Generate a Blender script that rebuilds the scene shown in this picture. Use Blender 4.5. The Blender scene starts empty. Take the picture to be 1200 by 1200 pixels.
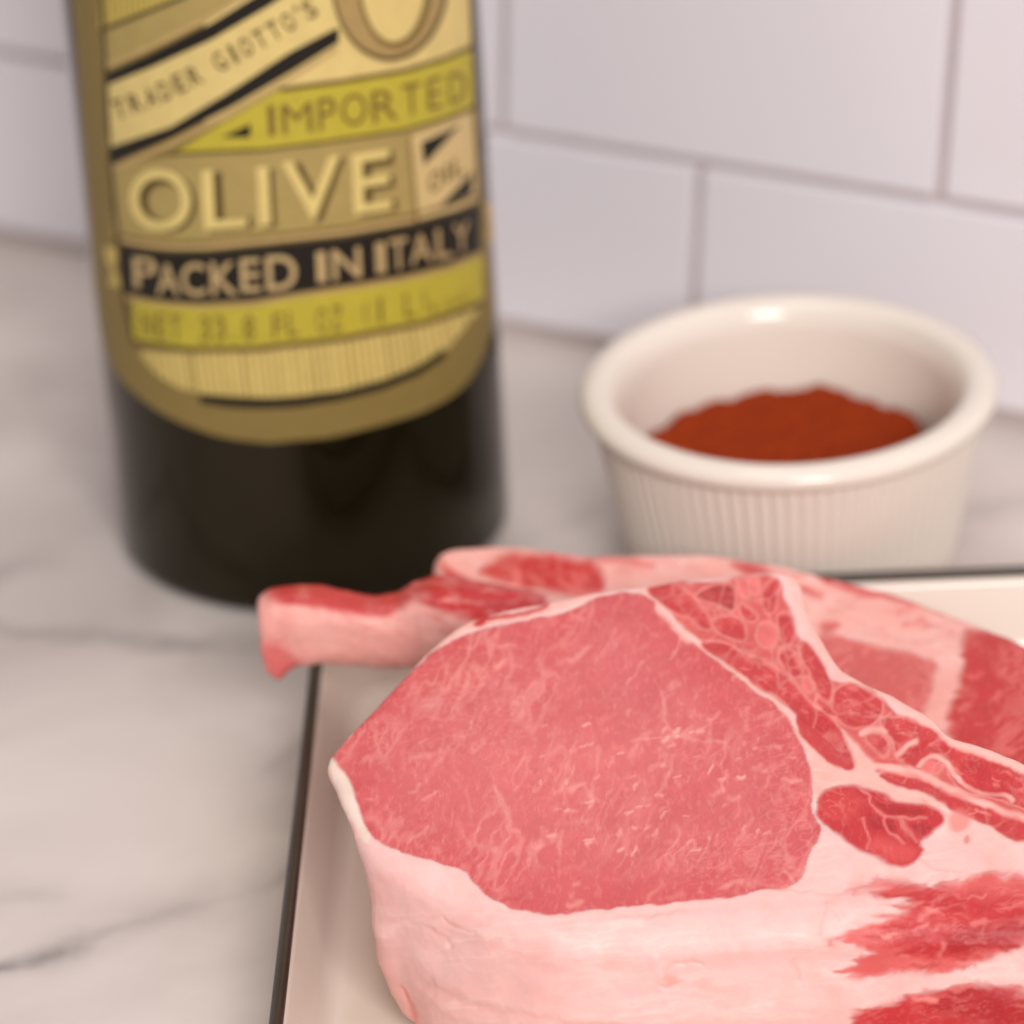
import bpy, bmesh, math, random
import numpy as np
from mathutils import Matrix, Vector

random.seed(7)
rng = np.random.default_rng(11)
SC = bpy.context.scene
COL = SC.collection

# ------------------------------------------------------------------ camera
PITCH, ROLL, CAM_H, FPX = math.radians(28.0), math.radians(3.43), 0.42436, 4700.0   # FPX: focal length for a 1200 px wide picture
_r0 = np.array([1.0, 0, 0]); _u0 = np.array([0, math.sin(PITCH), math.cos(PITCH)])
FWD = np.array([0, math.cos(PITCH), -math.sin(PITCH)])
RGT = math.cos(ROLL) * _r0 - math.sin(ROLL) * _u0
UPV = math.sin(ROLL) * _r0 + math.cos(ROLL) * _u0
CAM = np.array([0.0, 0.0, CAM_H])
cam = bpy.data.cameras.new('camera'); cam_o = bpy.data.objects.new('camera', cam); COL.objects.link(cam_o)
cam_o.matrix_world = Matrix(((RGT[0], UPV[0], -FWD[0], CAM[0]), (RGT[1], UPV[1], -FWD[1], CAM[1]),
                             (RGT[2], UPV[2], -FWD[2], CAM[2]), (0, 0, 0, 1)))
cam.sensor_width = 36.0; cam.lens = 36.0 * FPX / 1200.0
cam.clip_start = 0.01; cam.clip_end = 50
cam.dof.use_dof = True; cam.dof.focus_distance = 0.705; cam.dof.aperture_fstop = 10.0; cam.dof.aperture_blades = 0
SC.camera = cam_o

# ------------------------------------------------------------------ light
world = bpy.data.worlds.new('World'); SC.world = world; world.use_nodes = True
bg = world.node_tree.nodes['Background']; bg.inputs[0].default_value = (1.0, 0.95, 0.95, 1); bg.inputs[1].default_value = 0.46
def area(name, loc, target, size, power, colour):
    l = bpy.data.lights.new(name, 'AREA'); l.shape = 'RECTANGLE'; l.size, l.size_y = size; l.energy = power; l.color = colour
    o = bpy.data.objects.new(name, l); COL.objects.link(o); o.location = loc
    o.rotation_euler = (Vector(target) - Vector(loc)).to_track_quat('-Z', 'Y').to_euler()
    return o
area('ceiling_lamp', (0.05, 0.35, 1.75), (0.02, 0.66, 0), (0.6, 0.6), 3.4, (1.0, 0.93, 0.87))
area('added_sheen_light', (-0.01, 0.815, 0.60), (0.05, 0.60, 0.03), (0.10, 0.05), 0.24, (1.0, 0.95, 0.90))  # added light with no seen source, gives the meat a wet sheen
area('kitchen_lamp', (0.27, -0.66, 0.86), (0.04, 0.75, 0.04), (0.5, 0.4), 18.0, (1.0, 0.95, 0.925))
SC.view_settings.view_transform = 'Standard'; SC.view_settings.look = 'None'
SC.view_settings.exposure = 0.04; SC.view_settings.gamma = 1.0; SC.view_settings.use_curve_mapping = False

# ------------------------------------------------------------------ helpers
def at(px, py, z0, k=0.0, y0=0.0):
    """point on the plane z = z0 + k (y - y0) that was measured at (px, py)"""
    d = FWD * FPX + RGT * (px - 600) - UPV * (py - 600)
    t = (z0 - k * y0 - CAM[2]) / (d[2] - k * d[1])
    return CAM + d * t
def trace(P):
    """measuring coordinates (pixels of the survey picture) of 3-D points, used to lay out the flesh regions"""
    v = np.asarray(P) - CAM; w = v @ FWD
    return np.stack([600 + FPX * (v @ RGT) / w, 600 - FPX * (v @ UPV) / w], 1)
def lin(r, g, b):
    f = lambda c: c / 12.92 if c <= 0.04045 else ((c + 0.055) / 1.055) ** 2.4
    return (f(r / 255), f(g / 255), f(b / 255))
def smooth(a, b, x):
    t = np.clip((x - a) / (b - a), 0, 1); return t * t * (3 - 2 * t)

_perm = rng.permutation(4096); _val = rng.random(4096) * 2 - 1
def noise(P, s=1.0, seed=0):
    """value noise in -1..1 for points (n,2|3)"""
    P = np.asarray(P, float) * s
    if P.shape[1] == 2: P = np.concatenate([P, np.full((len(P), 1), 0.37)], 1)
    P = P + seed * 17.31
    i = np.floor(P).astype(np.int64); f = P - i; f = f * f * (3 - 2 * f)
    def h(dx, dy, dz):
        a = _perm[(i[:, 0] + dx) & 4095]; a = _perm[(a + i[:, 1] + dy) & 4095]; a = _perm[(a + i[:, 2] + dz) & 4095]
        return _val[a]
    l = lambda a, b, t: a + (b - a) * t
    x00 = l(h(0, 0, 0), h(1, 0, 0), f[:, 0]); x10 = l(h(0, 1, 0), h(1, 1, 0), f[:, 0])
    x01 = l(h(0, 0, 1), h(1, 0, 1), f[:, 0]); x11 = l(h(0, 1, 1), h(1, 1, 1), f[:, 0])
    return l(l(x00, x10, f[:, 1]), l(x01, x11, f[:, 1]), f[:, 2])
def fbm(P, s, n=3, seed=0):
    return sum(noise(P, s * 2 ** k, seed + k) / 2 ** k for k in range(n)) / (2 - 2 / 2 ** n)

def tag(o, label=None, cat=None, group=None, kind=None):
    if label: o['label'] = label
    if cat: o['category'] = cat
    if group: o['group'] = group
    if kind: o['kind'] = kind
    return o
def empty(name, loc, parent=None):
    o = bpy.data.objects.new(name, None); COL.objects.link(o); o.location = loc; o.empty_display_size = 0.01
    return o
def link(name, me, mat, parent=None, smooth_=True):
    o = bpy.data.objects.new(name, me); COL.objects.link(o)
    if mat: me.materials.clear(); me.materials.append(mat)
    if smooth_: me.polygons.foreach_set('use_smooth', np.ones(len(me.polygons), bool))
    if parent: o.parent = parent
    return o
def mesh_np(name, V, Fq, normals=None):
    """mesh from vertex array and an (n,k) face array, quick"""
    V = np.asarray(V, np.float32); Fq = np.asarray(Fq, np.int32); n, k = Fq.shape
    me = bpy.data.meshes.new(name)
    me.vertices.add(len(V)); me.vertices.foreach_set('co', V.ravel())
    me.loops.add(n * k); me.loops.foreach_set('vertex_index', Fq.ravel())
    me.polygons.add(n); me.polygons.foreach_set('loop_start', np.arange(0, n * k, k, dtype=np.int32))
    me.update(calc_edges=True); me.validate()
    return me
def lathe(name, prof, n, mat, parent=None, wob=None, closed=False):
    """profile of (r, z) turned round z; wob(theta, r, z, i) -> r for fluting"""
    th = np.linspace(0, 2 * np.pi, n, endpoint=False); V = []
    for i, (r, z) in enumerate(prof):
        rr = np.full(n, r) if wob is None else wob(th, r, z, i)
        V.append(np.stack([rr * np.cos(th), rr * np.sin(th), np.full(n, z)], 1))
    V = np.concatenate(V); m = len(prof); Fc = []
    j = np.arange(n); j2 = (j + 1) % n
    for i in range(m - 1):
        Fc.append(np.stack([i * n + j, i * n + j2, (i + 1) * n + j2, (i + 1) * n + j], 1))
    if closed: Fc.append(np.stack([(m - 1) * n + j, (m - 1) * n + j2, j2, j], 1))
    return link(name, mesh_np(name, V, np.concatenate(Fc)), mat, parent)
def rounded(pts, r, n=6):
    """round the inner corners of an open (r, z) profile"""
    out = [pts[0]]
    for a, b, c, rr in zip(pts[:-2], pts[1:-1], pts[2:], r):
        a, b, c = map(np.array, (a, b, c)); u = (a - b); v = (c - b)
        lu, lv = np.linalg.norm(u), np.linalg.norm(v); q = min(rr, lu * .49, lv * .49)
        p0 = b + u / lu * q; p1 = b + v / lv * q
        for t in np.linspace(0, 1, n): out.append(tuple((1 - t) ** 2 * p0 + 2 * t * (1 - t) * b + t * t * p1))
    out.append(pts[-1]); return out
def box_mesh(name, dx, dy, dz, bev=0.0, seg=2):
    bm = bmesh.new(); bmesh.ops.create_cube(bm, size=1)
    bmesh.ops.scale(bm, vec=(dx, dy, dz), verts=bm.verts)
    if bev: bmesh.ops.bevel(bm, geom=bm.edges[:], offset=bev, segments=seg, affect='EDGES', profile=0.5)
    me = bpy.data.meshes.new(name); bm.to_mesh(me); bm.free(); return me

# ------------------------------------------------------------------ materials
def new_mat(name):
    m = bpy.data.materials.new(name); m.use_nodes = True; nt = m.node_tree
    return m, nt, nt.nodes['Principled BSDF']
def nd(nt, t, **kw):
    n = nt.nodes.new(t)
    for k, v in kw.items():
        if k in n.inputs: n.inputs[k].default_value = v
        else: setattr(n, k, v)
    return n
def plain(name, col, rough=0.5, spec=0.5, var=0.06, scale=40, bump=0.0, bscale=200, coat=0.0, metallic=0.0):
    m, nt, b = new_mat(name); L = nt.links
    tc = nd(nt, 'ShaderNodeTexCoord'); nz = nd(nt, 'ShaderNodeTexNoise', Scale=scale, Detail=4.0)
    L.new(tc.outputs['Object'], nz.inputs['Vector'])
    mr = nd(nt, 'ShaderNodeMapRange'); mr.inputs['To Min'].default_value = 1 - var; mr.inputs['To Max'].default_value = 1 + var
    mr.inputs['From Min'].default_value = .3; mr.inputs['From Max'].default_value = .7
    L.new(nz.outputs['Fac'], mr.inputs['Value'])
    mx = nd(nt, 'ShaderNodeVectorMath', operation='SCALE'); mx.inputs[0].default_value = col
    L.new(mr.outputs[0], mx.inputs['Scale']); L.new(mx.outputs[0], b.inputs['Base Color'])
    b.inputs['Roughness'].default_value = rough; b.inputs['Specular IOR Level'].default_value = spec
    b.inputs['Coat Weight'].default_value = coat; b.inputs['Coat Roughness'].default_value = 0.08; b.inputs['Metallic'].default_value = metallic
    if bump:
        n2 = nd(nt, 'ShaderNodeTexNoise', Scale=bscale, Detail=3.0); L.new(tc.outputs['Object'], n2.inputs['Vector'])
        bp = nd(nt, 'ShaderNodeBump', Strength=bump, Distance=0.0005); L.new(n2.outputs['Fac'], bp.inputs['Height']); L.new(bp.outputs[0], b.inputs['Normal'])
    return m

def flesh_material(name, rough):
    """tint attribute x muscle-fibre mottling, with fine marbling where the lean attribute is high"""
    m, nt, b = new_mat(name); L = nt.links
    tc = nd(nt, 'ShaderNodeTexCoord')
    at_t = nd(nt, 'ShaderNodeAttribute', attribute_name='tint'); at_l = nd(nt, 'ShaderNodeAttribute', attribute_name='lean')
    # coarse mottling
    n1 = nd(nt, 'ShaderNodeTexNoise', Scale=220.0, Detail=5.0, Roughness=0.6); L.new(tc.outputs['Object'], n1.inputs['Vector'])
    r1 = nd(nt, 'ShaderNodeMapRange'); r1.inputs['From Min'].default_value = .3; r1.inputs['From Max'].default_value = .7
    r1.inputs['To Min'].default_value = .95; r1.inputs['To Max'].default_value = 1.04; L.new(n1.outputs['Fac'], r1.inputs['Value'])
    # fibres: stretched noise
    mp = nd(nt, 'ShaderNodeMapping'); mp.inputs['Rotation'].default_value = (0, 0, math.radians(-32)); mp.inputs['Scale'].default_value = (1.0, 0.34, 1.0)
    L.new(tc.outputs['Object'], mp.inputs['Vector'])
    n2 = nd(nt, 'ShaderNodeTexNoise', Scale=900.0, Detail=3.0, Roughness=0.65); L.new(mp.outputs[0], n2.inputs['Vector'])
    r2 = nd(nt, 'ShaderNodeMapRange'); r2.inputs['From Min'].default_value = .52; r2.inputs['From Max'].default_value = .74; L.new(n2.outputs['Fac'], r2.inputs['Value'])
    mul = nd(nt, 'ShaderNodeMath', operation='MULTIPLY'); L.new(r2.outputs[0], mul.inputs[0]); L.new(at_l.outputs['Fac'], mul.inputs[1])
    mu2 = nd(nt, 'ShaderNodeMath', operation='MULTIPLY'); mu2.inputs[1].default_value = 0.30; L.new(mul.outputs[0], mu2.inputs[0])
    sc = nd(nt, 'ShaderNodeVectorMath', operation='SCALE'); L.new(at_t.outputs['Color'], sc.inputs[0]); L.new(r1.outputs[0], sc.inputs['Scale'])
    mix = nd(nt, 'ShaderNodeMix', data_type='RGBA'); L.new(mu2.outputs[0], mix.inputs['Factor'])
    L.new(sc.outputs[0], mix.inputs['A']); mix.inputs['B'].default_value = (*lin(240, 165, 155), 1)
    L.new(mix.outputs['Result'], b.inputs['Base Color'])
    n3 = nd(nt, 'ShaderNodeTexNoise', Scale=1500.0, Detail=2.0); L.new(mp.outputs[0], n3.inputs['Vector'])
    ad = nd(nt, 'ShaderNodeMath', operation='ADD'); L.new(n3.outputs['Fac'], ad.inputs[0]); L.new(n1.outputs['Fac'], ad.inputs[1])
    bl = nd(nt, 'ShaderNodeMath', operation='MULTIPLY_ADD'); L.new(at_l.outputs['Fac'], bl.inputs[0]); bl.inputs[1].default_value = .22; bl.inputs[2].default_value = .06
    bp = nd(nt, 'ShaderNodeBump', Distance=0.0004); L.new(bl.outputs[0], bp.inputs['Strength']); L.new(ad.outputs[0], bp.inputs['Height'])
    L.new(bp.outputs[0], b.inputs['Normal'])
    b.inputs['Roughness'].default_value = rough; b.inputs['Specular IOR Level'].default_value = 0.35
    cw = nd(nt, 'ShaderNodeMath', operation='MULTIPLY_ADD'); L.new(at_l.outputs['Fac'], cw.inputs[0]); cw.inputs[1].default_value = .22; cw.inputs[2].default_value = .05; L.new(cw.outputs[0], b.inputs['Coat Weight']); b.inputs['Coat Roughness'].default_value = 0.2
    n4 = nd(nt, 'ShaderNodeTexNoise', Scale=1900.0, Detail=2.0); L.new(tc.outputs['Object'], n4.inputs['Vector'])
    bp2 = nd(nt, 'ShaderNodeBump', Strength=.55, Distance=0.0005); L.new(n4.outputs['Fac'], bp2.inputs['Height']); L.new(bp.outputs[0], bp2.inputs['Normal']); L.new(bp2.outputs[0], b.inputs['Coat Normal'])
    b.inputs['Subsurface Weight'].default_value = 0.35; b.inputs['Subsurface Radius'].default_value = (1.0, .4, .3); b.inputs['Subsurface Scale'].default_value = 0.0014
    return m

M = {}
M['flesh'] = flesh_material('raw_pork', 0.46)
M['tile'] = plain('glazed_tile', lin(236, 231, 236), 0.2, 0.5, 0.015, 8, 0.08, 30)
M['grout'] = plain('grout', lin(200, 188, 184), 0.9, 0.2, 0.08, 150, 0.3, 600)
M['enamel'] = plain('cream_enamel', lin(224, 211, 198), 0.2, 0.5, 0.015, 20)
M['rim'] = plain('dark_rim_enamel', lin(52, 42, 30), 0.35, 0.5, 0.15, 120)
M['ceramic'] = plain('cream_glaze', lin(232, 222, 210), 0.16, 0.5, 0.015, 30)
M['glass'] = plain('dark_oil_glass', (0.0055, 0.0045, 0.0014), 0.06, 0.42, 0.1, 20)
_b = M['glass'].node_tree.nodes['Principled BSDF']; _b.inputs['Specular Tint'].default_value = (1.0, .86, .62, 1)
M['cap'] = plain('black_cap', (0.012, 0.011, 0.01), 0.4, 0.4, 0.1, 60)
M['spice'] = plain('ground_spice', lin(146, 52, 18), 0.95, 0.1, 0.22, 900, 0.9, 1500)

def marble():
    m, nt, b = new_mat('white_marble'); L = nt.links
    tc = nd(nt, 'ShaderNodeTexCoord'); av = nd(nt, 'ShaderNodeAttribute', attribute_name='vein_and_line')
    n1 = nd(nt, 'ShaderNodeTexNoise', Scale=9.0, Detail=6.0, Distortion=0.8); L.new(tc.outputs['Object'], n1.inputs['Vector'])
    cr = nd(nt, 'ShaderNodeValToRGB'); L.new(n1.outputs['Fac'], cr.inputs[0])
    cr.color_ramp.elements[0].position = .34; cr.color_ramp.elements[0].color = (*lin(196, 184, 178), 1)
    cr.color_ramp.elements[1].position = .62; cr.color_ramp.elements[1].color = (*lin(222, 211, 205), 1)
    n2 = nd(nt, 'ShaderNodeTexNoise', Scale=60.0, Detail=5.0); L.new(tc.outputs['Object'], n2.inputs['Vector'])
    mm = nd(nt, 'ShaderNodeMath', operation='MULTIPLY'); L.new(av.outputs['Fac'], mm.inputs[0])
    r2 = nd(nt, 'ShaderNodeMapRange'); r2.inputs['From Min'].default_value = .35; r2.inputs['From Max'].default_value = .65; L.new(n2.outputs['Fac'], r2.inputs['Value'])
    r2.inputs['To Min'].default_value = .35; L.new(r2.outputs[0], mm.inputs[1])
    mix = nd(nt, 'ShaderNodeMix', data_type='RGBA'); L.new(mm.outputs[0], mix.inputs['Factor']); L.new(cr.outputs[0], mix.inputs['A'])
    mix.inputs['B'].default_value = (*lin(112, 104, 104), 1); L.new(mix.outputs['Result'], b.inputs['Base Color'])
    b.inputs['Roughness'].default_value = 0.24; b.inputs['Specular IOR Level'].default_value = 0.5
    return m
M['marble'] = marble()

# ------------------------------------------------------------------ polygon painting
def seg_dist(P, A, B):
    d = B - A; L2 = max(d @ d, 1e-9); t = np.clip(((P - A) @ d) / L2, 0, 1)
    return np.hypot(*(P - A - t[:, None] * d).T)
def poly_sdf(P, poly):
    poly = np.asarray(poly, float); D = np.full(len(P), 1e9); ins = np.zeros(len(P), bool)
    for A, B in zip(poly, np.roll(poly, -1, 0)):
        D = np.minimum(D, seg_dist(P, A, B))
        if A[1] != B[1]:
            c = (A[1] > P[:, 1]) != (B[1] > P[:, 1])
            ins ^= c & (P[:, 0] < (B[0] - A[0]) * (P[:, 1] - A[1]) / (B[1] - A[1]) + A[0])
    return np.where(ins, -D, D)
def line_dist(P, pts):
    pts = np.asarray(pts, float); D = np.full(len(P), 1e9)
    for A, B in zip(pts[:-1], pts[1:]): D = np.minimum(D, seg_dist(P, A, B))
    return D
def chaikin(pts, closed, n=2):
    P = np.asarray(pts, float)
    for _ in range(n):
        if closed:
            Q = np.roll(P, -1, 0); P = np.stack([P * .75 + Q * .25, P * .25 + Q * .75], 1).reshape(-1, 2)
        else:
            Q = np.stack([P[:-1] * .75 + P[1:] * .25, P[:-1] * .25 + P[1:] * .75], 1).reshape(-1, 2); P = np.concatenate([P[:1], Q[1:-1] if len(Q) > 2 else Q[:0], P[-1:]])
    return P
class Painter:
    def __init__(s, V, base, warp=2.2):
        s.px = trace(V); w = s.px.copy()
        s.wp = w + warp * np.stack([fbm(w, 1 / 16., 3, 1), fbm(w, 1 / 16., 3, 5)], 1) * 1.5
        s.wf = s.wp + 3.6 * np.stack([fbm(w, 1 / 11., 2, 41), fbm(w, 1 / 11., 2, 45)], 1)
        s.soft = 1 + .6 * fbm(w, 1 / 20., 2, 47)
        n = len(V); s.col = np.tile(np.array(base, float), (n, 1)); s.lean = np.zeros(n); s.part = np.zeros(n, int); s.disp = np.zeros(n)
        s.facing = np.ones(n)
    def _sel(s, pts, m):
        pts = np.asarray(pts); lo = pts.min(0) - m; hi = pts.max(0) + m
        return np.where(((s.wp > lo) & (s.wp < hi)).all(1))[0]
    def poly(s, pts, col, soft=2.5, lean=None, part=None, op=1.0, disp=0.0, grow=0.0, fray=0.0):
        ix = s._sel(pts, 30 + fray)
        if not len(ix): return
        wq = s.wp[ix].copy()
        if fray: wq[:, 0] += fray * (noise(wq + [0, 0], 1, 131) * 0 + fbm(wq * np.array([1 / 70., 1 / 10.]), 1, 3, 133)); wq[:, 1] += fray * .12 * fbm(wq, 1 / 9., 2, 137)
        d = poly_sdf(wq, chaikin(pts, True)) - grow; w = smooth(1, -1, d / (soft * s.soft[ix])) * op
        s.col[ix] += (np.array(col) - s.col[ix]) * w[:, None]
        if lean is not None: s.lean[ix] += (lean - s.lean[ix]) * w
        if part is not None: s.part[ix[d < 0]] = part
        if disp: s.disp[ix] += disp * smooth(soft * 2.5, -soft * 2.5, d)
    def marble(s, sel, ang, across, along, lo, hi, col, op, seed, clump=60.):
        """veins of fat along one direction: ridged, stretched noise in clumps"""
        ix = np.where(sel)[0]; p = s.wf[ix]; a = math.radians(ang); c, sn = math.cos(a), math.sin(a)
        q = np.stack([(p[:, 0] * c + p[:, 1] * sn) / along, (-p[:, 0] * sn + p[:, 1] * c) / across], 1)
        r = 1 - 1.9 * np.abs(noise(q, 1, seed) * .7 + .3 * noise(q, 2.1, seed + 3))
        m = smooth(lo, hi, r) * smooth(-.25, .45, fbm(s.px[ix], 1 / clump, 2, seed + 7)) * op
        s.col[ix] += (np.array(col) - s.col[ix]) * m[:, None]; s.disp[ix] += .00003 * m
    def line(s, pts, width, col, op=1.0, soft=1.6, lean=None, disp=0.0, free=False):
        ix = s._sel(pts, width + 12)
        if not len(ix): return
        d = line_dist((s.wf if free else s.wp)[ix], chaikin(pts, False)); w = smooth(width / 2 + soft, max(width / 2 - soft, 0), d) * op * np.clip(s.soft[ix], .4, 1.3)
        w = np.minimum(w, 1)
        s.col[ix] += (np.array(col) - s.col[ix]) * w[:, None]
        if lean is not None: s.lean[ix] += (lean - s.lean[ix]) * w
        if disp: s.disp[ix] += disp * np.exp(-(d / (width * .6)) ** 2)

# ------------------------------------------------------------------ flesh solids
def remesh(me, voxel, it=6):
    o = bpy.data.objects.new('tmp', me); COL.objects.link(o)
    r = o.modifiers.new('r', 'REMESH'); r.mode = 'VOXEL'; r.voxel_size = voxel; r.adaptivity = 0.0
    s = o.modifiers.new('s', 'SMOOTH'); s.factor = 0.5; s.iterations = it
    dg = bpy.context.evaluated_depsgraph_get(); dg.update()
    out = bpy.data.meshes.new_from_object(o.evaluated_get(dg)); bpy.data.objects.remove(o)
    V = np.empty(len(out.vertices) * 3, np.float32); out.vertices.foreach_get('co', V)
    Fi = np.empty(len(out.loops), np.int32); out.loops.foreach_get('vertex_index', Fi)
    N = np.empty(len(out.vertices) * 3, np.float32); out.vertex_normals.foreach_get('vector', N)
    assert len(Fi) == 4 * len(out.polygons)
    bpy.data.meshes.remove(out)
    return V.reshape(-1, 3).astype(float), Fi.reshape(-1, 4), N.reshape(-1, 3).astype(float)
def vert_normals(V, Fq):
    fn = np.cross(V[Fq[:, 2]] - V[Fq[:, 0]], V[Fq[:, 3]] - V[Fq[:, 1]]); N = np.zeros_like(V)
    for k in range(4): 
        for c in range(3): N[:, c] += np.bincount(Fq[:, k], fn[:, c], len(V))
    return N / np.maximum(np.linalg.norm(N, axis=1), 1e-12)[:, None]
def resample(poly, step):
    """closed Catmull-Rom through pts (n,k), about `step` apart in the first two columns"""
    P = np.asarray(poly, float); n = len(P); out = []
    for i in range(n):
        p0, p1, p2, p3 = P[i - 1], P[i], P[(i + 1) % n], P[(i + 2) % n]
        m = max(2, int(np.linalg.norm((p2 - p1)[:2]) / step))
        for t in np.arange(m) / m:
            out.append(.5 * (2 * p1 + (p2 - p0) * t + (2 * p0 - 5 * p1 + 4 * p2 - p3) * t * t + (3 * p1 - p0 - 3 * p2 + p3) * t ** 3))
    return np.array(out)
def slab(name, outline, ztop, zbot, rad, bulge, taper=0.0):
    """closed slab: outline (n,2), ztop/zbot functions of xy arrays, rad per vertex edge rounding, bulge of the side"""
    P = np.asarray(outline); n = len(P)
    T = np.roll(P, -1, 0) - np.roll(P, 1, 0); T /= np.linalg.norm(T, axis=1)[:, None]
    area_ = np.sum(P[:, 0] * np.roll(P[:, 1], -1) - np.roll(P[:, 0], -1) * P[:, 1])
    Nn = np.stack([T[:, 1], -T[:, 0]], 1) * (1 if area_ > 0 else -1)
    for _ in range(6): Nn = (Nn + np.roll(Nn, 1, 0) + np.roll(Nn, -1, 0)); Nn /= np.linalg.norm(Nn, axis=1)[:, None]
    rings = []
    zt = ztop(P); zb = zbot(P); H = zt - zb
    for a in np.linspace(0, math.pi / 2, 6):
        off = -rad * (1 - math.sin(a)); rings.append(np.c_[P + Nn * off[:, None], zt - rad * (1 - math.cos(a))])
    for t in (.3, .5, .7, .85):
        z = (zt - rad) + (zb - (zt - rad)) * t; rings.append(np.c_[P + Nn * (bulge * math.sin(t * math.pi) - taper * t)[:, None], z])
    rings.append(np.c_[P - Nn * (.002 + taper + 0 * rad)[:, None], zb])
    V = np.concatenate(rings); m = len(rings)
    bm = bmesh.new(); bv = [bm.verts.new(v) for v in V]
    for i in range(m - 1):
        for j in range(n):
            j2 = (j + 1) % n; bm.faces.new((bv[i * n + j], bv[i * n + j2], bv[(i + 1) * n + j2], bv[(i + 1) * n + j]))
    f1 = bm.faces.new(bv[:n]); f2 = bm.faces.new(bv[(m - 1) * n:])
    bmesh.ops.triangulate(bm, faces=[f1, f2]); bmesh.ops.recalc_face_normals(bm, faces=bm.faces)
    me = bpy.data.meshes.new(name); bm.to_mesh(me); bm.free(); return me
def tube_solid(name, secs, n=24, e=3.2):
    """closed tube from sections (cx, cy, cz, hy, hz) along x; super-ellipse cross-section"""
    bm = bmesh.new(); R = []
    for (cx, cy, cz, hy, hz) in secs:
        th = np.linspace(0, 2 * np.pi, n, endpoint=False); c, s = np.cos(th), np.sin(th)
        R.append([bm.verts.new((cx, cy + hy * np.sign(a) * abs(a) ** (2 / e), cz + hz * np.sign(b) * abs(b) ** (2 / e))) for a, b in zip(c, s)])
    for A, B in zip(R[:-1], R[1:]):
        for j in range(n): bm.faces.new((A[j], A[(j + 1) % n], B[(j + 1) % n], B[j]))
    bm.faces.new(R[0]); bm.faces.new(R[-1]); bmesh.ops.recalc_face_normals(bm, faces=bm.faces)
    me = bpy.data.meshes.new(name); bm.to_mesh(me); bm.free(); return me
def emit(root, V, Fq, N, paint, names, mat):
    """split the painted surface into its parts: meshes that share one set of normals"""
    org = np.array(root.location); fp = paint.part[Fq]
    fpart = np.sort(fp, 1)[:, 2]
    for k, nm in enumerate(names):
        sel = Fq[fpart == k]
        if not len(sel): continue
        ids, inv = np.unique(sel, return_inverse=True)
        me = mesh_np(nm, V[ids] - org, inv.reshape(-1, 4))
        c = np.ones((len(ids), 4), np.float32); c[:, :3] = np.clip(paint.col[ids], 0, 1)
        me.attributes.new('tint', 'FLOAT_COLOR', 'POINT').data.foreach_set('color', c.ravel())
        me.attributes.new('lean', 'FLOAT', 'POINT').data.foreach_set('value', paint.lean[ids].astype(np.float32))
        o = link(nm, me, mat, root)
        me.normals_split_custom_set_from_vertices(N[ids].tolist())

# ================================================================== countertop
def build_counter():
    nx, ny = 420, 420
    X, Y = np.meshgrid(np.linspace(-.45, .45, nx), np.linspace(.22, 1.12, ny)); X = X.ravel(); Y = Y.ravel()
    P = np.stack([X, Y], 1)
    W = P + .006 * np.stack([fbm(P, 45, 3, 2), fbm(P, 45, 3, 9)], 1)
    v = np.zeros(len(P))
    def vein_and_line(pts, w, s):
        nonlocal v
        q = [at(a, b, 0)[:2] for a, b in pts]
        ww = w * (1 + 1.1 * fbm(P, 60, 3, 4)); d = line_dist(W, q)
        v = np.maximum(v, s * np.exp(-(d / np.maximum(ww, w * .3)) ** 2) * (.75 + .4 * fbm(P, 30, 2, 6)))
    vein_and_line([(-200, 1190), (-40, 1142), (40, 1118), (95, 1092), (160, 1078), (230, 1068), (300, 1046), (420, 990)], .0030, .62); vein_and_line([(-60, 1145), (30, 1122), (90, 1100)], .0045, 1.0); vein_and_line([(170, 1078), (220, 1066), (275, 1050)], .007, .4)
    vein_and_line([(-60, 1050), (20, 1042), (60, 1046)], .003, .4)
    vein_and_line([(-90, 735), (-20, 690), (30, 668), (70, 664)], .0045, .75)
    vein_and_line([(-60, 735), (60, 745), (180, 757), (300, 752), (420, 740)], .0034, .75)  # soft darker line across the counter below the bottle
    vein_and_line([(320, 905), (350, 880), (372, 868)], .0035, .4)
    vein_and_line([(560, 640), (680, 610), (760, 560), (880, 540)], .004, .3)
    vein_and_line([(1080, 660), (1130, 600), (1200, 585), (1290, 560)], .006, .4)  # broad darker band on the counter right of the ramekin
    vein_and_line([(20, 430), (90, 540), (140, 600)], .006, .16)
    Z = np.zeros(len(P)); V = np.stack([X, Y, Z], 1)
    i = np.arange(nx - 1)[None] + nx * np.arange(ny - 1)[:, None]; i = i.ravel()
    me = mesh_np('countertop', V, np.stack([i, i + 1, i + nx + 1, i + nx], 1))
    me.attributes.new('vein_and_line', 'FLOAT', 'POINT').data.foreach_set('value', np.clip(v, 0, 1).astype(np.float32))
    tag(link('countertop', me, M['marble']), kind='structure')
build_counter()

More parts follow.
